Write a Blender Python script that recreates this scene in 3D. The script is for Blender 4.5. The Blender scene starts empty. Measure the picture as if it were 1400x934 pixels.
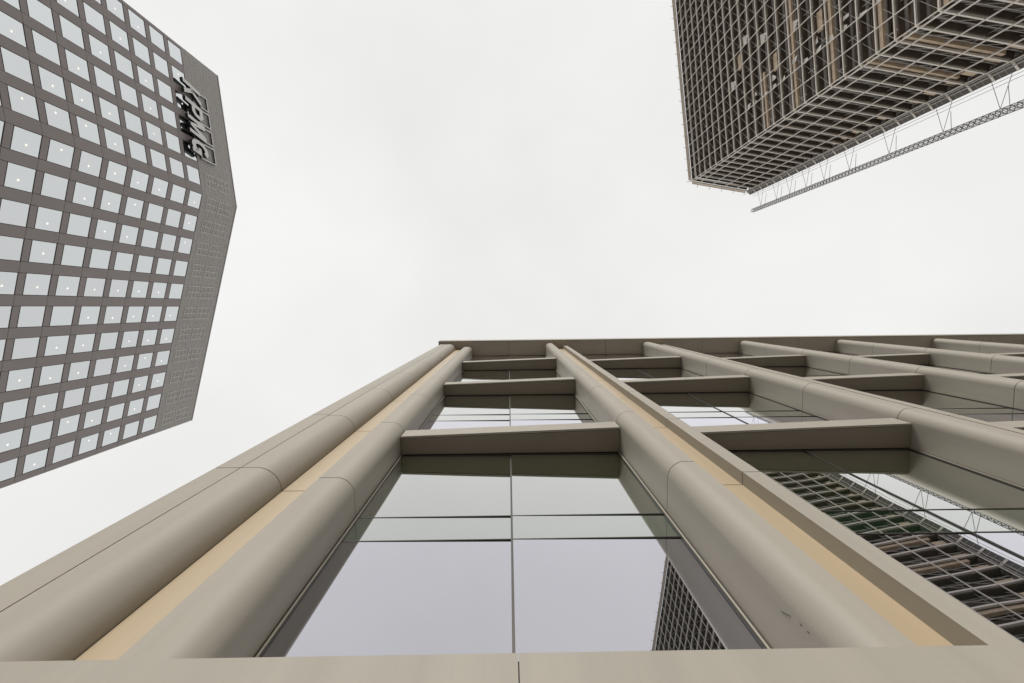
import bpy, bmesh, math, random
from mathutils import Vector, Matrix
random.seed(7)
scene = bpy.context.scene
col = scene.collection

# ---------------------------------------------------------------- camera
EYE = 1.6                                   # eye height, everything below is measured from the eye
cam_d = bpy.data.cameras.new('camera')
cam = bpy.data.objects.new('camera', cam_d)
col.objects.link(cam)
scene.camera = cam
cam_d.sensor_width = 36.0
cam_d.lens = 16.0
cam_d.clip_start = 0.05
cam_d.clip_end = 6000
n = Vector((-5, 47, -622)).normalized()     # zenith seen by the camera
u = Vector((1, .0113, 0)); u = (u - n * u.dot(n)).normalized()
v = n.cross(u)
m = Matrix((u, v, n)).to_4x4()
m.translation = (0, 0, EYE)
cam.matrix_world = m

# ---------------------------------------------------------------- sky and sun (overcast)
SUN_DIR = Vector((-.13, -.85, .50)).normalized()
w = bpy.data.worlds.new('World'); scene.world = w; w.use_nodes = True
nt = w.node_tree; nt.nodes.clear()
out = nt.nodes.new('ShaderNodeOutputWorld'); bg = nt.nodes.new('ShaderNodeBackground')
sky = nt.nodes.new('ShaderNodeTexSky'); sky.sky_type = 'NISHITA'; sky.sun_disc = False
sky.sun_elevation = math.asin(SUN_DIR.z); sky.sun_rotation = math.atan2(SUN_DIR.x, SUN_DIR.y)
hs = nt.nodes.new('ShaderNodeHueSaturation'); hs.inputs['Saturation'].default_value = .12
tc = nt.nodes.new('ShaderNodeTexCoord'); ns = nt.nodes.new('ShaderNodeTexNoise')
ns.inputs['Scale'].default_value = 1.6; ns.inputs['Detail'].default_value = 4; ns.inputs['Roughness'].default_value = .5
cr = nt.nodes.new('ShaderNodeValToRGB')
cr.color_ramp.elements[0].position = .3; cr.color_ramp.elements[0].color = (.855, .85, .84, 1)
cr.color_ramp.elements[1].position = .72; cr.color_ramp.elements[1].color = (1.0, .997, .985, 1)
mul = nt.nodes.new('ShaderNodeVectorMath'); mul.operation = 'SCALE'; mul.inputs['Scale'].default_value = 10.0
mx = nt.nodes.new('ShaderNodeMix'); mx.data_type = 'RGBA'; mx.inputs['Factor'].default_value = .94
nt.links.new(tc.outputs['Generated'], ns.inputs['Vector'])
nt.links.new(ns.outputs['Fac'], cr.inputs['Fac'])
nt.links.new(cr.outputs['Color'], mul.inputs[0])
nt.links.new(sky.outputs['Color'], hs.inputs['Color'])
nt.links.new(hs.outputs['Color'], mx.inputs['A'])
nt.links.new(mul.outputs['Vector'], mx.inputs['B'])
sz = nt.nodes.new('ShaderNodeSeparateXYZ'); nt.links.new(tc.outputs['Generated'], sz.inputs[0])
mr = nt.nodes.new('ShaderNodeMapRange'); mr.interpolation_type = 'SMOOTHSTEP'     # overcast: the sky dims near the horizon
mr.inputs['From Min'].default_value = 0.0; mr.inputs['From Max'].default_value = .56
mr.inputs['To Min'].default_value = .30; mr.inputs['To Max'].default_value = 1.0
nt.links.new(sz.outputs['Z'], mr.inputs['Value'])
dm = nt.nodes.new('ShaderNodeVectorMath'); dm.operation = 'SCALE'
nt.links.new(mx.outputs['Result'], dm.inputs[0]); nt.links.new(mr.outputs['Result'], dm.inputs['Scale'])
nt.links.new(dm.outputs['Vector'], bg.inputs['Color'])
bg.inputs['Strength'].default_value = .1
nt.links.new(bg.outputs['Background'], out.inputs['Surface'])
sd = bpy.data.lights.new('sun', 'SUN'); so = bpy.data.objects.new('sun', sd); col.objects.link(so)
sd.energy = 2.8; sd.angle = math.radians(22); sd.color = (1, .97, .93)
so.rotation_euler = SUN_DIR.to_track_quat('Z', 'Y').to_euler()
so.location = (0, 0, 200)
scene.view_settings.view_transform = 'Standard'; scene.view_settings.look = 'None'
scene.view_settings.exposure = 0; scene.view_settings.gamma = 1
scene.view_settings.use_curve_mapping = False

# ---------------------------------------------------------------- materials
def mat(name, colour, rough=.6, metal=0, spec=.5, var=0, scale=3.0, bump=0, bscale=60, emit=None, streak=False):
    m = bpy.data.materials.new(name); m.use_nodes = True
    t = m.node_tree; b = t.nodes['Principled BSDF']
    b.inputs['Base Color'].default_value = (*colour, 1)
    b.inputs['Roughness'].default_value = rough; b.inputs['Metallic'].default_value = metal
    b.inputs['Specular IOR Level'].default_value = spec
    if var or bump:
        tc = t.nodes.new('ShaderNodeTexCoord')
    if var:
        ns = t.nodes.new('ShaderNodeTexNoise'); ns.inputs['Scale'].default_value = scale
        ns.inputs['Detail'].default_value = 6; ns.inputs['Roughness'].default_value = .6
        geo = t.nodes.new('ShaderNodeNewGeometry')
        if streak:      # rain streaks run down the metal
            mp = t.nodes.new('ShaderNodeVectorMath'); mp.operation = 'MULTIPLY'; mp.inputs[1].default_value = (5, 5, .35)
            t.links.new(geo.outputs['Position'], mp.inputs[0]); t.links.new(mp.outputs[0], ns.inputs['Vector'])
        else: t.links.new(geo.outputs['Position'], ns.inputs['Vector'])
        r = t.nodes.new('ShaderNodeValToRGB')
        r.color_ramp.elements[0].position = .3; r.color_ramp.elements[1].position = .7
        r.color_ramp.elements[0].color = (*[c * (1 - var) for c in colour], 1)
        r.color_ramp.elements[1].color = (*[min(1, c * (1 + var)) for c in colour], 1)
        t.links.new(ns.outputs['Fac'], r.inputs['Fac']); t.links.new(r.outputs['Color'], b.inputs['Base Color'])
    if bump:
        nb = t.nodes.new('ShaderNodeTexNoise'); nb.inputs['Scale'].default_value = bscale; nb.inputs['Detail'].default_value = 3
        t.links.new(tc.outputs['Object'], nb.inputs['Vector'])
        bp = t.nodes.new('ShaderNodeBump'); bp.inputs['Strength'].default_value = bump; bp.inputs['Distance'].default_value = .01
        t.links.new(nb.outputs['Fac'], bp.inputs['Height']); t.links.new(bp.outputs['Normal'], b.inputs['Normal'])
    if emit:
        b.inputs['Emission Color'].default_value = (*emit[0], 1); b.inputs['Emission Strength'].default_value = emit[1]
    return m

def glass(name, base, tint, f0, k, wav=.0, rough=.0):
    m = bpy.data.materials.new(name); m.use_nodes = True
    t = m.node_tree; t.nodes.remove(t.nodes['Principled BSDF'])
    o = t.nodes['Material Output']
    d = t.nodes.new('ShaderNodeBsdfDiffuse'); d.inputs['Color'].default_value = (*base, 1)
    g = t.nodes.new('ShaderNodeBsdfGlossy'); g.inputs['Color'].default_value = (*tint, 1); g.inputs['Roughness'].default_value = rough
    lw = t.nodes.new('ShaderNodeLayerWeight'); lw.inputs['Blend'].default_value = .5
    p = t.nodes.new('ShaderNodeMath'); p.operation = 'POWER'; p.inputs[1].default_value = 3
    a = t.nodes.new('ShaderNodeMath'); a.operation = 'MULTIPLY_ADD'; a.inputs[1].default_value = k; a.inputs[2].default_value = f0
    a.use_clamp = True
    t.links.new(lw.outputs['Facing'], p.inputs[0]); t.links.new(p.outputs[0], a.inputs[0])
    x = t.nodes.new('ShaderNodeMixShader')
    t.links.new(a.outputs[0], x.inputs[0]); t.links.new(d.outputs[0], x.inputs[1]); t.links.new(g.outputs[0], x.inputs[2])
    if wav:
        geo = t.nodes.new('ShaderNodeNewGeometry'); ns = t.nodes.new('ShaderNodeTexNoise')
        ns.inputs['Scale'].default_value = .9; ns.inputs['Detail'].default_value = 1
        t.links.new(geo.outputs['Position'], ns.inputs['Vector'])
        bp = t.nodes.new('ShaderNodeBump'); bp.inputs['Strength'].default_value = 1; bp.inputs['Distance'].default_value = wav
        t.links.new(ns.outputs['Fac'], bp.inputs['Height']); t.links.new(bp.outputs['Normal'], g.inputs['Normal'])
    t.links.new(x.outputs[0], o.inputs['Surface'])
    return m

CLAD = mat('beige_cladding', (.375, .346, .292), .58, 0, .25, var=.05, scale=1.3, streak=True, bump=.05, bscale=35)
OCHRE = mat('ochre_cladding', (.47, .372, .245), .40, 0, .55, var=.07, scale=1.1, streak=True)
DARK = mat('dark_gap', (.012, .011, .010), .8)
FRAME = mat('window_frame_bronze', (.05, .045, .038), .45, .3)
FRAMEL = mat('window_frame_light', (.38, .35, .29), .45)
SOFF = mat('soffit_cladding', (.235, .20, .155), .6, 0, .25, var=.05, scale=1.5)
G_UP = glass('upper_glass', (.014, .026, .009), (.955, .96, .95), .50, .80, .0012)
G_SP = glass('spandrel_glass', (.006, .036, .015), (.95, .96, .95), .49, .80, .0012)
G_LO = glass('lower_glass', (.007, .012, .008), (.925, .92, 1.0), .555, .80, .0012)
CSOFF = mat('cornice_cladding', (.48, .42, .35), .6, 0, .25, var=.05, scale=1.5)
CONC = mat('roof_gravel', (.30, .29, .27), .9)

# ---------------------------------------------------------------- mesh helpers
WORLD = {}
class MB:
    def __init__(s): s.v = []; s.f = []; s.m = []; s.smooth = []
    def add(s, vs, fs, mi=0, sm=False):
        b = len(s.v); s.v += [tuple(p) for p in vs]
        for f in fs:
            s.f.append([b + i for i in f]); s.m.append(mi); s.smooth.append(sm)
    def box(s, x0, x1, y0, y1, z0, z1, mi=0):
        vs = [(x, y, z) for z in (z0, z1) for y in (y0, y1) for x in (x0, x1)]
        s.add(vs, [(0, 2, 3, 1), (4, 5, 7, 6), (0, 1, 5, 4), (2, 6, 7, 3), (0, 4, 6, 2), (1, 3, 7, 5)], mi)
    def prism(s, poly, z0, z1, mi=0, smooth_idx=(), cap=True):
        # poly counter-clockwise in plan
        k = len(poly); vs = [(x, y, z0) for x, y in poly] + [(x, y, z1) for x, y in poly]
        b = len(s.v); s.v += vs
        for i in range(k):
            j = (i + 1) % k
            s.f.append([b + i, b + j, b + k + j, b + k + i]); s.m.append(mi); s.smooth.append(i in smooth_idx)
        if cap:
            s.f.append([b + i for i in range(k)][::-1]); s.m.append(mi); s.smooth.append(False)
            s.f.append([b + k + i for i in range(k)]); s.m.append(mi); s.smooth.append(False)
    def hull(s, vs8, mi=0):     # eight corners, order as in box
        s.add(vs8, [(0, 2, 3, 1), (4, 5, 7, 6), (0, 1, 5, 4), (2, 6, 7, 3), (0, 4, 6, 2), (1, 3, 7, 5)], mi)
    def bar(s, a, b, wd, mi=0, sides=4, wd2=None):
        a = Vector(a); b = Vector(b); d = (b - a)
        if d.length < 1e-6: return
        d.normalize(); up = Vector((0, 0, 1)) if abs(d.z) < .95 else Vector((1, 0, 0))
        x = d.cross(up).normalized(); y = x.cross(d)
        r = wd / 2; ry = (wd2 or wd) / 2
        vs = []
        if sides == 4:
            offs = [(-r, -ry), (r, -ry), (r, ry), (-r, ry)]
        else:
            offs = [(r * math.cos(2 * math.pi * i / sides), r * math.sin(2 * math.pi * i / sides)) for i in range(sides)]
        k = len(offs)
        for p in (a, b):
            for ox, oy in offs: vs.append(p + x * ox + y * oy)
        fs = [(i, (i + 1) % k, k + (i + 1) % k, k + i) for i in range(k)] + [tuple(range(k))[::-1], tuple(range(k, 2 * k))]
        s.add(vs, fs, mi)
    def build(s, name, mats, parent=None, base=None):
        if not isinstance(mats, (list, tuple)): mats = [mats]
        vs = [Vector(p) for p in s.v]
        if base is None:
            lo = [min(p[i] for p in vs) for i in range(3)]; hi = [max(p[i] for p in vs) for i in range(3)]
            base = Vector(((lo[0] + hi[0]) / 2, (lo[1] + hi[1]) / 2, lo[2]))
        base = Vector(base)
        me = bpy.data.meshes.new(name); me.from_pydata([p - base for p in vs], [], s.f)
        for mt in mats: me.materials.append(mt)
        me.polygons.foreach_set('material_index', s.m); me.polygons.foreach_set('use_smooth', s.smooth)
        bm = bmesh.new(); bm.from_mesh(me); bmesh.ops.recalc_face_normals(bm, faces=bm.faces); bm.to_mesh(me); bm.free()
        me.update()
        o = bpy.data.objects.new(name, me); col.objects.link(o)
        pw = Vector((0, 0, 0))
        if parent: o.parent = parent; pw = WORLD[parent.name]
        o.location = base - pw; WORLD[o.name] = base
        return o

def thing(name, label, cat, loc, group=None):
    o = bpy.data.objects.new(name, None); col.objects.link(o); o.location = loc; o.empty_display_size = 1
    o['label'] = label; o['category'] = cat
    if group: o['group'] = group
    WORLD[o.name] = Vector(loc)
    return o

# ---------------------------------------------------------------- ground
g = MB(); g.add([(-1500, -1500, 0), (1500, -1500, 0), (1500, 1500, 0), (-1500, 1500, 0)], [(0, 1, 2, 3)])
GR = mat('paving', (.17, .16, .145), .85, var=.15, scale=.4)
go = g.build('ground', GR, base=(0, 0, 0)); go['kind'] = 'structure'
g = MB(); g.box(-36, -22, -400, 400, -.2, .004)
ro = g.build('road', mat('asphalt', (.05, .05, .052), .9, var=.2, scale=3)); ro['kind'] = 'structure'
g = MB()
for yy in range(-390, 390, 8): g.box(-29.1, -28.9, yy, yy + 3.5, .004, .008)
rm = g.build('road_markings', mat('road_paint', (.75, .75, .72), .7)); rm['kind'] = 'structure'
for x0, x1 in ((-22.0, -21.7), (-36.3, -36.0)):
    g = MB(); g.box(x0, x1, -400, 400, -.1, .13)
    ko = g.build('kerb', mat('kerb_stone', (.35, .34, .32), .85)); ko['kind'] = 'structure'

# ================================================================ OFFICE BUILDING above the camera
U = 1.9                                     # distance from the eye to the glass
NB = 9                                      # bays
PITCH = 2.0
WL, WR = -.745, .753                        # glass edges of the first bay
ZB = [3.04, 5.125, 7.20]                    # undersides of the projecting sun shelves
ZC = 9.35                                   # underside of the cornice
ZL0, ZL1 = .60, .873                        # the string course above the entrance floor
XE = WL + PITCH * NB - .15                  # right end of the front
def X(a): return a * U
def Z(a): return a * U + EYE
office = thing('office_building', 'beige clad office building with rounded pilasters and big mirror windows filling the foreground', 'building', (X(8), X(3), 0))

GAP = .006
JOINTS = [ZL1] + [2.119 + 1.04 * k for k in range(7)] + [ZC]
JOINTS = [j for j in JOINTS if j <= ZC]
def arc(cx, cy, r, a0, a1, k=36):
    return [(cx + r * math.cos(math.radians(a0 + (a1 - a0) * i / k)), cy + r * math.sin(math.radians(a0 + (a1 - a0) * i / k))) for i in range(k + 1)]
def S(poly): return [(x * U, y * U) for x, y in poly]
def shrink(poly, d):
    # moves every vertex inwards along its averaged normal
    k = len(poly); res = []
    for i in range(k):
        p0, p1, p2 = Vector(poly[i - 1]), Vector(poly[i]), Vector(poly[(i + 1) % k])
        e1 = (p1 - p0).normalized(); e2 = (p2 - p1).normalized()
        nn = Vector((-e1.y - e2.y, e1.x + e2.x)); l = nn.length
        nn = nn / l; c = max(.4, nn.dot(Vector((-e1.y, e1.x))))
        res.append(tuple(p1 + nn * d / c))
    return res
def segmented(poly, smooth_idx, name, material, parent, joints=JOINTS, gap=GAP):
    mb = MB()
    for a, b in zip(joints[:-1], joints[1:]):
        mb.prism(S(poly), Z(a + gap / 2), Z(b - gap / 2), 0, smooth_idx)
    core = shrink(poly, .012)
    mb.prism(S(core), Z(joints[0]), Z(joints[-1]), 1, ())
    return mb.build(name, [material, DARK], parent)

def pilaster_right(x0):       # on the right of a window, deep, rounded on its window side
    r = .078
    a = arc(x0 + r, .745 + r, r, 180, 270)          # from (x0, .745+r) to (x0+r, .745)
    poly = [(x0, 1.02)] + a + [(x0 + .128, .745), (x0 + .128, 1.02)]
    segmented(poly, (), 'pilaster', CLAD, office)
def recess(x0, x1):
    mb = MB()
    for a, b in zip(JOINTS[:-1], JOINTS[1:]):
        mb.box(X(x0), X(x1), X(.863), X(.90), Z(a + .003), Z(b - .003), 0)
    mb.box(X(x0), X(x1), X(.87), X(.905), Z(JOINTS[0]), Z(JOINTS[-1]), 1)
    mb.build('recess_panel', [OCHRE, DARK], office)
def fin(x0, x1):
    poly = [(x0, .80), (x1, .80), (x1, 1.02), (x0, 1.02)]
    segmented(poly, (), 'fin', CLAD, office)
# corner column: wide, rounded on its right
r = .115
xr = -1.091
poly = [(-1.4, .745), (-1.281, .745), (-1.281, 1.3), (-1.4, 1.3)]
segmented(poly, (), 'corner_panel', CLAD, office, [ZL1, 2.119, 3.2, 4.24, 6.3, 8.3, ZC])
poly = [(-1.2765, .745)] + arc(xr - r, .745 + r, r, 270, 360) + [(xr, 1.02), (-1.2765, 1.02)]
segmented(poly, (), 'corner_pilaster', CLAD, office)
recess(-1.088, -.915)
# rounded pilaster left of the first window
r = .085
poly = [(-.911, .80)] + arc(WL - r, .80 + r, r, 270, 360) + [(WL, 1.02), (-.911, 1.02)]
segmented(poly, (), 'pilaster', CLAD, office)
for b in range(NB):
    x0 = WR + PITCH * b
    pilaster_right(x0)
    if b < NB - 1:
        recess(x0 + .131, x0 + .360)
        fin(x0 + .360, x0 + .445)
        mb = MB(); mb.box(X(x0 + .447), X(WL + PITCH * (b + 1)) - .004, X(.885), X(1.02), Z(ZL1), Z(ZC)); mb.build('jamb_panel', CLAD, office)
# the stepped shelves (sun shelves): deeper on the right
HB = .15
for b in range(NB):
    xa, xb = WL + PITCH * b, WR + PITCH * b
    for zb in ZB:
        mb = MB()
        ya, yb = .868, .823
        e = .004; t = .014
        def wedge(x0, x1, d0, d1, z0, z1, back=None, mi=0):
            def yf(x): return ya + (yb - ya) * (x - xa) / (xb - xa)
            y00, y10 = yf(x0) + d0, yf(x1) + d0
            y01, y11 = (back, back) if back else (yf(x0) + d1, yf(x1) + d1)
            p = [(x0, y00), (x1, y10), (x0, y01), (x1, y11)]
            mb.hull([(X(a), X(c), Z(z0)) for a, c in p] + [(X(a), X(c), Z(z1)) for a, c in p], mi)
        wedge(xa + e, xb - e, 0, t, zb, zb + HB)                                    # front face
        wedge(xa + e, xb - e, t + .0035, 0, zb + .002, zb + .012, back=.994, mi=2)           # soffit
        wedge(xa + e, xb - e, t + .0035, 0, zb + HB - .014, zb + HB - .002, back=1.0)  # top
        wedge(xa + .001, xb - .001, t + .001, 0, zb + .012, zb + HB - .014, back=1.01, mi=1) # dark core
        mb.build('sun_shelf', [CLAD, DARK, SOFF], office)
# windows: frame, mullion and six panes each
rows = [(ZL1 - .05, ZB[0]), (ZB[0] + HB - .02, ZB[1]), (ZB[1] + HB - .02, ZB[2]), (ZB[2] + HB - .02, ZC)]
for b in range(NB):
    xa, xb = WL + PITCH * b, WR + PITCH * b; xm = .004 + PITCH * b
    for ri, (z0, z1) in enumerate(rows):
        t1 = 2.119 + 2.08 * ri; t2 = 1.8975 + 2.08 * ri
        mb = MB()
        # jamb: dark gap, light strip, dark gap
        mb.box(X(xa) + .002, X(xa) + .012, X(1) - .004, X(1) + .05, Z(z0), Z(z1), 0)
        mb.box(X(xa) + .012, X(xa) + .026, X(1) - .012, X(1) + .05, Z(z0), Z(z1), 1)
        mb.box(X(xa) + .026, X(xa) + .036, X(1) - .006, X(1) + .05, Z(z0), Z(z1), 0)
        mb.box(X(xb) - .012, X(xb) - .002, X(1) - .004, X(1) + .05, Z(z0), Z(z1), 0)
        mb.box(X(xb) - .026, X(xb) - .012, X(1) - .012, X(1) + .05, Z(z0), Z(z1), 1)
        mb.box(X(xb) - .036, X(xb) - .026, X(1) - .006, X(1) + .05, Z(z0), Z(z1), 0)
        mb.box(X(xa) + .036, X(xb) - .036, X(1) - .004, X(1) + .05, Z(z1) - .03, Z(z1) - .002, 0)
        win = mb.build('window', [FRAME, FRAMEL], office)
        mb = MB(); mb.box(X(xm) - .009, X(xm) + .009, X(1) - .003, X(1) + .07, Z(z0), Z(z1) - .03); mb.build('mullion', FRAME, win)
        for tz in (t1, t2):
            mb = MB(); mb.box(X(xa) + .036, X(xb) - .036, X(1) - .002, X(1) + .07, Z(tz) - .006, Z(tz) + .006); mb.build('transom', FRAME, win)
        for (p0, p1) in ((X(xa) + .036, X(xm) - .009), (X(xm) + .009, X(xb) - .036)):
            for (q0, q1, gm) in ((Z(z0), Z(t2) - .006, G_LO), (Z(t2) + .006, Z(t1) - .006, G_SP), (Z(t1) + .006, Z(z1) - .03, G_UP)):
                yaw = math.radians((.35, .2, .3, .15, .3, .2, .25, .3, .2)[b])
                cx = (p0 + p1) / 2; h = (p1 - p0) / 2; dy = h * math.tan(yaw)
                mb = MB()
                yc = X(1) + .004 + max(0, dy - .004)
                mb.hull([(p0, yc - dy, q0), (p1, yc + dy, q0), (p0, yc + .03, q0), (p1, yc + .03, q0),
                         (p0, yc - dy, q1), (p1, yc + dy, q1), (p0, yc + .03, q1), (p1, yc + .03, q1)])
                mb.build('pane', gm, win)
# cornice: soffit panels with joints, shallow front edge
mb = MB()
xs = [-1.449] + [-0.0 + 1.0 * k for k in range(0, int(XE + 1))] + [XE + .3]
xs = [-1.449, 0.0] + [2.0 * k for k in range(1, NB)] + [XE + .3]
for a, b_ in zip(xs[:-1], xs[1:]):
    mb.box(X(a + .003), X(b_ - .003), X(.697), X(1.02), Z(ZC), Z(ZC + .05), 2)
    mb.box(X(a + .003), X(b_ - .003), X(.683), X(.695), Z(ZC - .01), Z(ZC + .26), 0)
mb.box(X(-1.44), X(XE + .29), X(.696), X(1.5), Z(ZC + .05), Z(ZC + .25), 1)
mb.build('cornice', [CLAD, DARK, CSOFF], office)
# string course over the entrance floor, with a joint at the first mullion
xs = [-2.75, .012] + [2.0 * k for k in range(1, NB)] + [XE + .3]
for a, b_ in zip(xs[:-1], xs[1:]):
    mb = MB(); mb.box(X(a + .0012), X(b_ - .0012), X(.70), X(1.0), Z(ZL0), Z(ZL1)); mb.build('string_course', CLAD, office)
mb = MB(); mb.box(X(-2.74), X(XE + .29), X(.71), X(1.1), Z(ZL0 + .01), Z(ZL1 - .01)); mb.build('string_course_core', DARK, office)
# core volume, side walls and roof
mb = MB(); mb.box(X(-1.395), X(XE), X(1.05), 24, Z(ZL1), Z(ZC + .2), 0); mb.box(X(-1.2), X(XE - .2), X(1.25), 23.8, 0, Z(ZL0 + .05), 1)
mb.build('wall', [CLAD, FRAME], office)
mb = MB(); mb.box(X(-1.44), X(XE + .25), X(1.5) + .01, 24.1, Z(ZC + .2) + .004, Z(ZC + .26)); mb.build('roof', CONC, office)
# entrance floor: round-cornered piers and shop glass under the string course
for b in range(NB + 1):
    xc = -1.0 + PITCH * b
    mb = MB(); mb.box(X(xc - .12), X(xc + .12), X(.78), X(1.2), 0, Z(ZL0) + .01); mb.build('pier', CLAD, office)
    if b < NB:
        mb = MB(); mb.box(X(xc + .15), X(xc + PITCH - .15), X(1.15), X(1.17), .35, Z(ZL0) - .3); mb.build('shop_window', G_LO, office)
# scratches on the big pilaster
mb = MB()
xs_ = X(WR) - .0015
def scr(y0, z0, y1, z1, wd=.0025): mb.bar((xs_, X(y0), Z(z0)), (xs_, X(y1), Z(z1)), wd, 0, 4, .002)
SC = [(.857, 1.205, .842, 1.165), (.8345, 1.125, .834, 1.117), (.833, 1.095, .8325, 1.089)]
for s_ in SC: scr(*s_)
mb.build('scratch_mark', DARK, office)

# ================================================================ GREY TOWER on the left
HT = 85.0
P0 = Vector((-51.48, -41.86)); P1 = Vector((-49.41, -18.79)); P2 = Vector((-60.04, 20.66))
tower = thing('office_tower', 'brown grey tower with a regular grid of square windows, behind raised letters', 'building', (-66, -10, 0))
T_WALL = mat('tower_panel', (.345, .303, .295), .5, 0, .4, var=.05, scale=.25)
T_TOP = mat('tower_screen_panel_misty', (.44, .42, .40), .55, 0, .4, var=.05, scale=.5)  # pale screen panels, mist haze towards the roof mixed into the grey
T_GAP = mat('tower_joint', (.05, .043, .04), .8)
T_GLASS = glass('tower_glass', (.02, .022, .022), (.93, .965, .98), .72, .4, .004)
T_GLASSES = [T_GLASS, glass('tower_glass_cool', (.03, .032, .034), (.92, .95, .965), .71, .4, .006), glass('tower_glass_pale', (.10, .10, .095), (.96, .97, .97), .74, .4, .004)]
T_FRAME = mat('tower_window_frame', (.035, .03, .03), .5)
T_LAMP = mat('ceiling_lamp_lit', (1, .95, .85), .5, emit=((1, .95, .86), .75))
T_GRILL = mat('vent_grille', (.85, .83, .80), .5)
class Face:
    def __init__(s, P, Q):
        s.P = P; s.e = (Q - P).normalized(); s.L = (Q - P).length
        s.n = Vector((s.e.y, -s.e.x))
        if s.n.dot(-P) < 0: s.n = -s.n
    def pt(s, t, o, z): p = s.P + s.e * t + s.n * o; return (p.x, p.y, z + EYE)
    def box(s, mb, t0, t1, o0, o1, z0, z1, mi=0):
        mb.hull([s.pt(t, o, z) for z in (z0, z1) for o in (o0, o1) for t in (t0, t1)], mi)
FA = Face(P0, P1); FB = Face(P1, P2)
# body
mb = MB()
back = [(P2.x - 28, P2.y - 4), (P0.x - 30, P0.y + 2)]
plan = [tuple(P0 - FA.n * .15), tuple(P1 - (FA.n + FB.n) * .08), tuple(P2 - FB.n * .15)] + back
mb.prism(plan, 0, HT + EYE - .1)
mb.build('wall', T_GAP, tower)
rowz = [74.4 - 3.625 * k for k in range(14)]
WW, WH, RP = 2.48, 2.78, 3.625
bayA = [1.81 + 3.73 * k for k in range(6)]; bayB = [1.2 + 3.75 * k for k in range(11)]
def intervals(F, bays):
    return bays
for F, bays in ((FA, bayA), (FB, bayB)):
    edges = []
    # piers (between bays) and spandrels, per storey, with 4 cm joints
    pm = MB(); sm = MB(); tm = MB()
    cuts = [0.0] + [x for c in bays for x in (c - WW / 2, c + WW / 2)] + [F.L]
    if cuts[1] < 0.02: cuts[1] = .02
    ztop = rowz[0] + RP / 2
    for i in range(0, len(cuts), 2):
        a, b_ = cuts[i], cuts[i + 1]
        if b_ - a < .05: continue
        pm = MB()
        for z in rowz:
            F.box(pm, a + .03, b_ - .03, -.12, 0, z - RP / 2 - .39 + .02, z + RP / 2 - .39 - .02)
        F.box(pm, (a + b_) / 2 - .02, (a + b_) / 2 + .02, -.14, -.119, rowz[-1] - 1, rowz[0])
        pm.build('pier_cladding', T_WALL, tower)
    for c in bays:
        sm = MB()
        for k in range(len(rowz) + 1):
            z1 = (rowz[k] if k < len(rowz) else rowz[-1] - RP)
            F.box(sm, max(0, c - WW / 2) + .02, c + WW / 2 - .02, -.12, -.012, z1 + WH / 2 + .05, z1 + RP - WH / 2 - .05) if k > 0 else None
        F.box(sm, c - .1, c + .1, -.14, -.119, rowz[-1] - RP, rowz[0])
        sm.build('spandrel_cladding', T_WALL, tower)
    # lower plain band, so that the tower stands on the ground
    pm = MB(); F.box(pm, .05, F.L - .05, -.12, -.01, -EYE + .05, rowz[-1] - RP / 2 - .45); pm.build('base_cladding', T_WALL, tower)
    
    # screen zone at the top: small panels in running courses
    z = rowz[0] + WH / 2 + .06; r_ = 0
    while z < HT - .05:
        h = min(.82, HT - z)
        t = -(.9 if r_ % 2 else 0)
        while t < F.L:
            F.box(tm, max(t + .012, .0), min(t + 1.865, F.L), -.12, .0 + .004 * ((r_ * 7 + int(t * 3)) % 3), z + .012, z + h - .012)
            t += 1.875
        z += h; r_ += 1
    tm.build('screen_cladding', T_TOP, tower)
    # grilles
    for c in bays:
        for (g0, g1) in ((77.15, 79.7), (80.2, 83.3)):
            if F is FA and c < 19: continue
            gm = MB(); a, b_ = c - 1.0, c + 1.0
            a = max(a, .05)
            for zz in (g0, g0 + (g1 - g0) / 3, g0 + 2 * (g1 - g0) / 3, g1): F.box(gm, a, b_, .012, .05, zz - .035, zz + .035)
            for tt in (a, (a + b_) / 2, b_): F.box(gm, tt - .035, tt + .035, .014, .052, g0, g1)
            gm.build('vent_grille', T_GRILL, tower)
# coping along the roof
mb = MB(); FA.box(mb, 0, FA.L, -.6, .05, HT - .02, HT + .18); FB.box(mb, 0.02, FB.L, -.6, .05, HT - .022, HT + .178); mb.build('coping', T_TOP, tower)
cells = []
for F, bays in ((FA, bayA), (FB, bayB)):
    for c in bays:
        for k, z in enumerate(rowz): cells.append((F, c, z, k))
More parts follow.
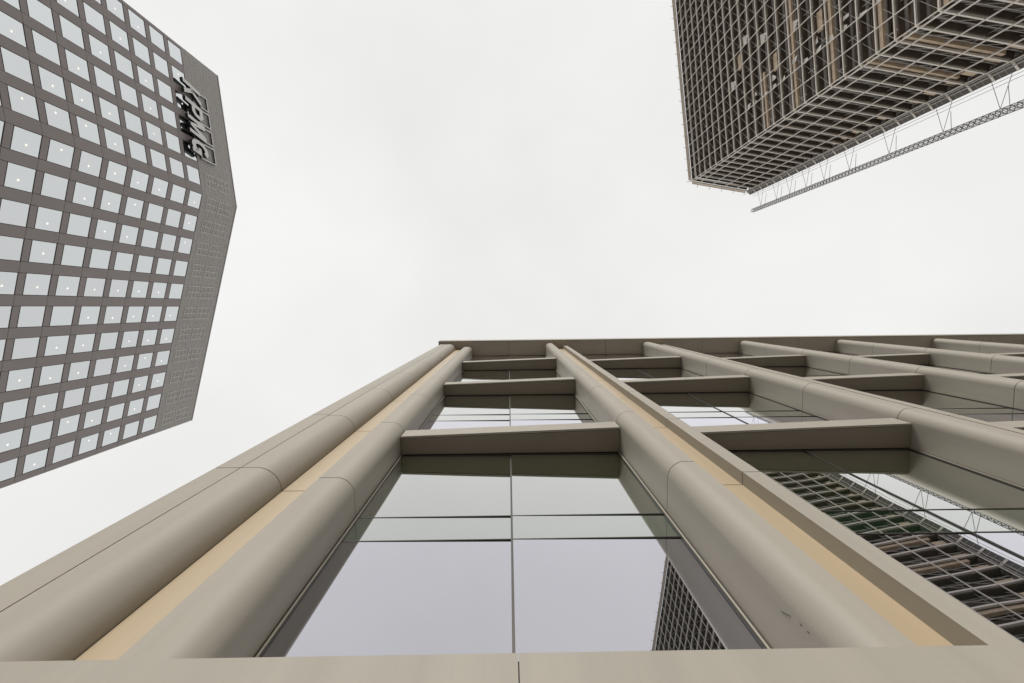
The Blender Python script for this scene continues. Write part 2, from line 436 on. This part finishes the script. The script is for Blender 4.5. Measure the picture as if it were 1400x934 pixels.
# projected size decides which ones become parts of their own
def proj(F, c, z):
    p = Vector(F.pt(c, 0, z)) - Vector((0, 0, EYE)); q = m.to_3x3().transposed() @ p
    return 700 + 622 * q.x / -q.z, 467 - 622 * q.y / -q.z
def shown(F, c, z):
    x, y = proj(F, c, z); return -15 < x < 1400 and -12 < y < 934
cells.sort(key=lambda q: (not shown(*q[:3]), q[2]))
lam = random.Random(3)
def window_geo(F, c, z, pane, frame, lamp, k):
    a, b_ = max(c - WW / 2, .03) + .03, c + WW / 2 - .03; z0, z1 = z - WH / 2 + .03, z + WH / 2 - .03
    tl = lam.uniform(-.012, .012)
    pane.hull([F.pt(t, o, zz) for zz, dz in ((z0, -.5), (z1, .5)) for o in (-.10, -.035 + tl * dz) for t in (a, b_)])
    for t0, t1, q0, q1 in ((a - .03, b_ + .03, z0 - .035, z0), (a - .03, b_ + .03, z1, z1 + .035), (a - .03, a, z0, z1), (b_, b_ + .03, z0, z1)):
        F.box(frame, t0, t1, -.11, -.005, q0, q1)
    on = lam.random() < (.62 if (k > 4 or F is FB) else .35)
    if on:
        tt = a + (b_ - a) * lam.choice((.55, .62, .68, .3)); zz = z0 + (z1 - z0) * lam.uniform(.40, .52)
        if lam.random() < .5: tt = a + (b_ - a) * .62
        mbx = lamp
        ring = [(tt + .125 * math.cos(i * math.pi / 5), zz + .125 * math.sin(i * math.pi / 5)) for i in range(10)]
        vs = [F.pt(x_, -.024, y_) for x_, y_ in ring] + [F.pt(x_, -.036, y_) for x_, y_ in ring]
        mbx.add(vs, [tuple(range(10))] + [(i, (i + 1) % 10, 10 + (i + 1) % 10, 10 + i) for i in range(10)])
rp, rf, rl = MB(), MB(), MB()
for i, (F, c, z, k) in enumerate(cells):
    if i < 100:
        p_, f_, l_ = MB(), MB(), MB(); window_geo(F, c, z, p_, f_, l_, k)
        wo = f_.build('window', T_FRAME, tower); p_.build('pane', T_GLASSES[lam.choice((0, 0, 0, 1))], wo)
        if l_.v: l_.build('ceiling_lamp', T_LAMP, wo)
    else: window_geo(F, c, z, rp, rf, rl, k)
wo = rf.build('remaining_windows', T_FRAME, tower); wo['kind'] = 'stuff'
a_ = rp.build('panes', T_GLASS, wo); a_['kind'] = 'stuff'
a_ = rl.build('ceiling_lamps', T_LAMP, wo); a_['kind'] = 'stuff'

# the letters
sign = thing('roof_sign', 'four big raised slanted letters in front of square outlines near the grey tower roof', 'sign', FA.pt(11.8, 0, 73.4))
S_FACE = mat('letter_face', (.88, .87, .85), .4); S_SIDE = mat('letter_side', (.03, .03, .032), .5)
def letter(name, polys, t0, wd, z0, z1, slant=.18, o0=.35, o1=.8):
    mb = MB()
    for poly in polys:
        pts = [(t0 + x_ * wd + slant * y_ * (z1 - z0), z0 + y_ * (z1 - z0)) for x_, y_ in poly]
        k = len(pts)
        vs = [FA.pt(t, o0, z) for t, z in pts] + [FA.pt(t, o1, z) for t, z in pts] + [FA.pt(t, o1 + .03, z) for t, z in pts]
        mb.add(vs, [(i, (i + 1) % k, k + (i + 1) % k, k + i) for i in range(k)], 1)
        b = len(mb.v) - len(vs)
        mb.f.append([b + i for i in range(k)]); mb.m.append(1); mb.smooth.append(False)
        for i in range(k):
            j = (i + 1) % k
            mb.f.append([b + k + i, b + k + j, b + 2 * k + j, b + 2 * k + i]); mb.m.append(0); mb.smooth.append(False)
        mb.f.append([b + 2 * k + i for i in range(k)]); mb.m.append(0); mb.smooth.append(False)
    return mb.build(name, [S_FACE, S_SIDE], sign)
K = [[(0, 0), (.27, 0), (.27, 1), (0, 1)], [(.27, .42), (.72, 1), (1.05, 1), (.50, .40)], [(.30, .52), (.50, .60), (1.02, 0), (.70, 0)]]
P = [[(0, 0), (.27, 0), (.27, 1), (0, 1)], [(.27, 1), (.27, .80), (.66, .80), (.80, .93), (.66, 1)], [(.80, .93), (.66, .80), (.70, .62), (.95, .62), (.95, .82)], [(.95, .62), (.70, .62), (.62, .52), (.27, .52), (.27, .33), (.70, .33), (.90, .45)]]
M_ = [[(0, 0), (.22, 0), (.22, 1), (0, 1)], [(.22, 1), (.22, .62), (.44, .10), (.62, .10), (.5, .35), (.30, 1)], [(.62, .10), (.5, .35), (.78, 1), (.88, 1), (.88, .62)], [(.88, 0), (1.1, 0), (1.1, 1), (.88, 1)]]
G_ = []
ring = [(52, 150), ]
def gseg(a0, a1, k=5):
    for i in range(k):
        b0 = math.radians(a0 + (a1 - a0) * i / k); b1 = math.radians(a0 + (a1 - a0) * (i + 1) / k)
        G_.append([(.5 + .5 * math.cos(b0), .5 + .5 * math.sin(b0)), (.5 + .5 * math.cos(b1), .5 + .5 * math.sin(b1)), (.5 + .25 * math.cos(b1), .5 + .28 * math.sin(b1)), (.5 + .25 * math.cos(b0), .5 + .28 * math.sin(b0))])
gseg(45, 330, 14)
G_.append([(.52, .38), (1.0, .38), (1.0, .54), (.52, .54)]); G_.append([(.76, .0), (1.0, .0), (1.0, .38), (.76, .38)])
tl = [5.75, 8.55, 11.2, 14.5]; tw = [2.2, 2.2, 2.45, 2.3]
for nm, pl, t0, wd in zip(('letter', 'letter', 'letter', 'letter'), (K, P, M_, G_), tl, tw):
    letter(nm, pl, t0, wd, 73.9, 77.7)
for a, b_ in ((6.2, 8.5), (8.9, 11.35), (11.8, 14.2), (14.6, 17.3)):
    mb = MB(); z0, z1, t = 76.6, 80.3, .17
    for (x0, x1, q0, q1) in ((a, b_, z1 - t, z1), (a, b_, z0, z0 + t), (a, a + t, z0 + t, z1 - t), (b_ - t, b_, z0 + t, z1 - t)):
        FA.box(mb, x0, x1, .08, .26, q0, q1, 1); FA.box(mb, x0, x1, .262, .31, q0, q1, 0)
    mb.build('square_outline', [S_FACE, S_SIDE], sign)

# ================================================================ SCAFFOLD-LIKE TOWER on the upper right
H2 = 120.0; FL = 2.83
C0 = Vector((47.64, -31.88)); Lf = Vector((38.0, -116.9)); R1 = Vector((61.94, -29.35)); R2 = Vector((62.95, -28.25))
gt = thing('glass_tower', 'dark tall tower wrapped in a fine pale steel grid beside a slim lattice mast', 'building', (60, -70, 0))
G_DARK = bpy.data.materials.new('striped_dark_wall'); G_DARK.use_nodes = True
t = G_DARK.node_tree; b = t.nodes['Principled BSDF']; b.inputs['Roughness'].default_value = .35
geo = t.nodes.new('ShaderNodeNewGeometry'); sp = t.nodes.new('ShaderNodeSeparateXYZ'); t.links.new(geo.outputs['Position'], sp.inputs[0])
mp = t.nodes.new('ShaderNodeVectorMath'); mp.operation = 'MULTIPLY'; mp.inputs[1].default_value = (.3, .3, 7.5); t.links.new(geo.outputs['Position'], mp.inputs[0])
ns = t.nodes.new('ShaderNodeTexNoise'); ns.inputs['Scale'].default_value = 1; ns.inputs['Detail'].default_value = 3; t.links.new(mp.outputs[0], ns.inputs['Vector'])
r_ = t.nodes.new('ShaderNodeValToRGB'); r_.color_ramp.elements[0].position = .38; r_.color_ramp.elements[0].color = (.045, .034, .026, 1)
r_.color_ramp.elements[1].position = .68; r_.color_ramp.elements[1].color = (.30, .24, .185, 1)
t.links.new(ns.outputs['Fac'], r_.inputs['Fac']); t.links.new(r_.outputs['Color'], b.inputs['Base Color'])
STEEL = mat('pale_steel', (.93, .87, .79), .5, var=.06, scale=.5)
STEEL_T = mat('thin_steel', (.55, .52, .48), .5)
SLAB = mat('slab_underside', (.13, .102, .08), .8, var=.3, scale=.6)
BEIGE = mat('beige_board', (.74, .58, .42), .7, var=.15, scale=1.5)
SHEET = mat('torn_white_sheet', (.82, .77, .70), .7, var=.2, scale=2)
F1 = Face(C0, Lf); F2 = Face(C0, R1); F3 = Face(R1, R2)
OFF = 1.0
mb = MB()
c_in = C0 - F1.n * OFF - F2.n * OFF
plan = [tuple(c_in), tuple(Lf - F1.n * OFF), (95, -116), (95, -47), tuple(R2 - F3.n * .35 - F3.e * .1), tuple(R1 - F2.n * OFF)]
mb.prism(plan, 0, H2 + EYE - .3); mb.build('wall', G_DARK, gt)
levels = [H2 - FL * k for k in range(43) if H2 - FL * k > 0]
vis = [z for z in levels]
for i, z in enumerate(vis):
    # floor slab edge between wall and grid
    sb = MB()
    F1.box(sb, .12, F1.L, -OFF, -.22, z - .28, z - .12)
    F2.box(sb, .12, F2.L, -OFF, -.22, z - .284, z - .124)
    sb.build('floor_edge', SLAB, gt)
    rb = MB()
    F1.box(rb, -.06, F1.L, -.10, .12, z - .09, z + .09)
    rb.build('grid_rail', STEEL, gt)
    rb = MB(); F2.box(rb, .14, F2.L, -.12, .12, z - .12, z + .12); rb.build('grid_rail', STEEL, gt)
F1B = 2.9; nb1 = int(F1.L / F1B)
for j in range(nb1 + 1):
    mb = MB(); t0 = .0 + F1B * j; F1.box(mb, t0 - .05, t0 + .05, .122, .22, -EYE, H2 + .4); mb.build('grid_mullion', STEEL, gt)
for t0 in (.35, 1.9, 5.1, 8.3, 11.4, 14.3):
    mb = MB(); F2.box(mb, t0 - .06, t0 + .06, .125, .25, -EYE, H2 + .4); mb.build('grid_mullion', STEEL, gt)
for F, nbx in ((F1, 29),):
    mb = MB()
    for i in range(34):
        zt = H2 - FL * i
        for j in range(nbx):
            mb.bar(F.pt(F1B * (j + 1), -.25, zt), F.pt(F1B * j, -.25, zt - FL), .045)
            if (i * 7 + j * 5) % 3 == 0: mb.bar(F.pt(F1B * (j + .5), -.6, zt), F.pt(F1B * (j + .5), -.6, zt - FL), .09)
    mb.build('cross_bracing', STEEL_T, gt)
mb = MB()
for i in range(34):
    zt = H2 - FL * i
    for a, b_ in ((.35, 1.9), (1.9, 5.1), (5.1, 8.3), (8.3, 11.4), (11.4, 14.3)):
        mb.bar(F2.pt(a, -.4, zt - FL * .3), F2.pt(b_, -.4, zt - FL * .7), .05); mb.bar(F2.pt(a, -.35, zt - FL * .5), F2.pt(b_, -.35, zt - FL * .5), .06)
mb.bar(F2.pt(8.2, -.4, 20), F2.pt(8.2, -.4, H2 - 1), .05)
mb.build('cross_bracing', STEEL_T, gt)
# beige boards along some floors of the left face and at the right end of the right face
for k, ext in ((12, 10), (15, 22), (18, 60), (21, 60), (24, 60), (28, 50)):
    if k < len(vis):
        mb = MB(); F1.box(mb, .3, ext, -.55, -.16, vis[k] - .85, vis[k] - .30); mb.build('beige_board', BEIGE, gt)
rr = random.Random(5)
for k in range(11, 30):
    s_ = (k - 10) / 11
    mb = MB(); zt = vis[k]; wdt = .5 + 1.6 * s_ * rr.uniform(.6, 1.1)
    F2.box(mb, 14.0 - wdt, 14.0, -.7, -.2, zt - FL + .35, zt - FL + .35 + rr.uniform(.4, 1.1)); mb.build('beige_board', BEIGE, gt)
for k, ja, jb in ((9, 5, 6), (11, 9, 10), (13, 3, 4), (14, 7, 9), (16, 6, 8), (17, 3, 4), (19, 4, 5), (20, 7, 9), (22, 5, 7), (23, 2, 3), (26, 6, 10), (29, 8, 12)):
    mb = MB(); F1.box(mb, F1B * ja, F1B * jb, -.62, -.45, vis[k] - 1.5, vis[k] - .35); mb.build('beige_board', BEIGE, gt)
for k, j in ((8, 4), (10, 6), (12, 5), (13, 8), (15, 4), (16, 6), (17, 5), (19, 7), (20, 3), (21, 4), (22, 6), (24, 8), (27, 8)):
    mb = MB(); a_ = F1B * j + .2
    vs = [F1.pt(a_, -.3, vis[k] - .2), F1.pt(a_ + 1.9, -.25, vis[k] - .3), F1.pt(a_ + 1.4, -.35, vis[k] - 2.1), F1.pt(a_ + .3, -.28, vis[k] - 1.4)]
    mb.add(vs + [(x_ - .03, y_ - .02, z_) for x_, y_, z_ in vs], [(0, 1, 2, 3), (7, 6, 5, 4), (0, 4, 5, 1), (1, 5, 6, 2), (2, 6, 7, 3), (3, 7, 4, 0)]); mb.build('torn_sheet', SHEET, gt)
for k in (20, 22, 25):
    mb = MB(); F2.box(mb, .5, 13, -.7, -.2, vis[k] - .75, vis[k] - .3); mb.build('beige_board', BEIGE, gt)
for k in range(10, 36):       # torn sheets following the second bay line
    for q in range(1 + (k % 2)):
        mb = MB(); t0 = F1B * 2 + (0 if q == 0 else 1.4); zt = vis[k] - .2
        vs = [F1.pt(t0, -.15, zt), F1.pt(t0 + rr.uniform(.5, 1.2), -.2, zt), F1.pt(t0 + rr.uniform(.3, .9), -.05, zt - rr.uniform(.5, 1.6)), F1.pt(t0 + .05, -.12, zt - rr.uniform(.4, 1.1))]
        vs2 = [(x_ - .03, y_ - .02, z_) for x_, y_, z_ in vs]
        mb.add(vs + vs2, [(0, 1, 2, 3), (7, 6, 5, 4), (0, 4, 5, 1), (1, 5, 6, 2), (2, 6, 7, 3), (3, 7, 4, 0)]); mb.build('torn_sheet', SHEET, gt)
# narrow return face with one dark window per storey between pale posts
R0 = R1 + F3.e * .0
mb = MB(); F3.box(mb, 0, F3.L, -.6, -.1, -EYE, H2 - .6); mb.build('return_wall', SLAB, gt)
WIN3 = glass('return_glass', (.05, .042, .036), (.5, .47, .44), .12, .4)
for i, z in enumerate(vis):
    mb = MB(); F3.box(mb, .0, F3.L, -.1, .06, z - .30, z + .02); mb.build('return_rail', STEEL, gt)
    if z > 20:
        mb = MB(); F3.box(mb, .1, F3.L - .06, -.09, -.04, z - FL + .06, z - .34); wo = mb.build('return_window', WIN3, gt)
        mb = MB()
        for q in (.33, .62): F3.box(mb, .1, F3.L - .06, -.04, -.01, z - FL * q - .05, z - FL * q + .0)
        mb.build('glazing_bar', STEEL_T, wo)
# dark seam and cable runs along the right edge of the right face
mb = MB()
for o, tt in ((.35, 14.45), (.6, 14.7)): F2.box(mb, tt - .05, tt + .05, o, o + .1, -EYE, H2)
mb.build('downpipe', STEEL_T, gt)
mb = MB()
for k in range(2):
    F3.box(mb, F3.L + .25 + .5 * k, F3.L + .30 + .5 * k, .1, .15, -EYE, H2 - 1)
mb.build('guide_cable', STEEL_T, gt)
# coping and little outriggers at the roof edge
mb = MB(); F1.box(mb, .35, F1.L, -.2, .45, H2 + .4, H2 + .6); F2.box(mb, .46, F2.L, -.2, .45, H2 + .402, H2 + .602)
mb.build('coping', STEEL, gt)
mb = MB()
for j in range(29): F1.box(mb, F1B * j - .04, F1B * j + .04, .28, 1.1, H2 + .2, H2 + .28)
for t0 in (1.9, 5.1, 8.3, 11.4, 14.3): F2.box(mb, t0 - .04, t0 + .04, .3, 1.2, H2 + .2, H2 + .28)
mb.build('outrigger', STEEL_T, gt)

# ---------------------------------------------------------------- lattice mast beside it
MX, MY = 63.7, -24.25
MSTEEL = mat('mast_steel', (.30, .29, .28), .5)
mast = thing('lattice_mast', 'slim grey lattice hoist mast tied by thin struts to the grid clad tower', 'mast', (MX, MY, 0))
hw = .32
ax = Vector((R1.x - C0.x, R1.y - C0.y)).normalized(); ay = Vector((-ax.y, ax.x))
def mp_(a, b, z): p = Vector((MX, MY)) + ax * a + ay * b; return (p.x, p.y, z + EYE)
mb = MB()
for a in (-hw, hw):
    for b_ in (-hw, hw): mb.bar(mp_(a, b_, -EYE), mp_(a, b_, H2), .09)
z = H2; i = 0
while z > 0:
    cs = [(-hw, -hw), (hw, -hw), (hw, hw), (-hw, hw)]
    for q in range(4): mb.bar(mp_(*cs[q], z), mp_(*cs[(q + 1) % 4], z), .07)
    z -= .85; i += 1
mb.build('lattice', MSTEEL, mast)
mb = MB(); mb.bar(mp_(0, hw, -EYE), mp_(0, hw, H2), .07); mb.bar(mp_(0, -hw, -EYE), mp_(0, -hw, H2), .07); mb.build('rack', MSTEEL, mast)
for z in (115.5, 108.9, 103.8, 98.2, 92.7, 85.9, 77.1, 67.7, 60, 51, 42, 33, 24, 15):
    mb = MB()
    a1 = F3.pt(F3.L, .0, z + .8); a2 = F3.pt(F3.L + .0, .0, z - 1.6)
    mb.bar(a1, mp_(-hw, -hw, z), .045); mb.bar(a2, mp_(-hw, -hw, z), .045)
    b1 = Vector(a1) + Vector((2.2, .4, 0)); b2 = Vector(a2) + Vector((2.2, .4, 0))
    mb.bar(b1, mp_(hw, -hw, z - .6), .045)
    mb.bar(mp_(-hw, hw, z), mp_(-hw, hw + .5, z), .06)
    mb.build('tie_strut', MSTEEL, mast)
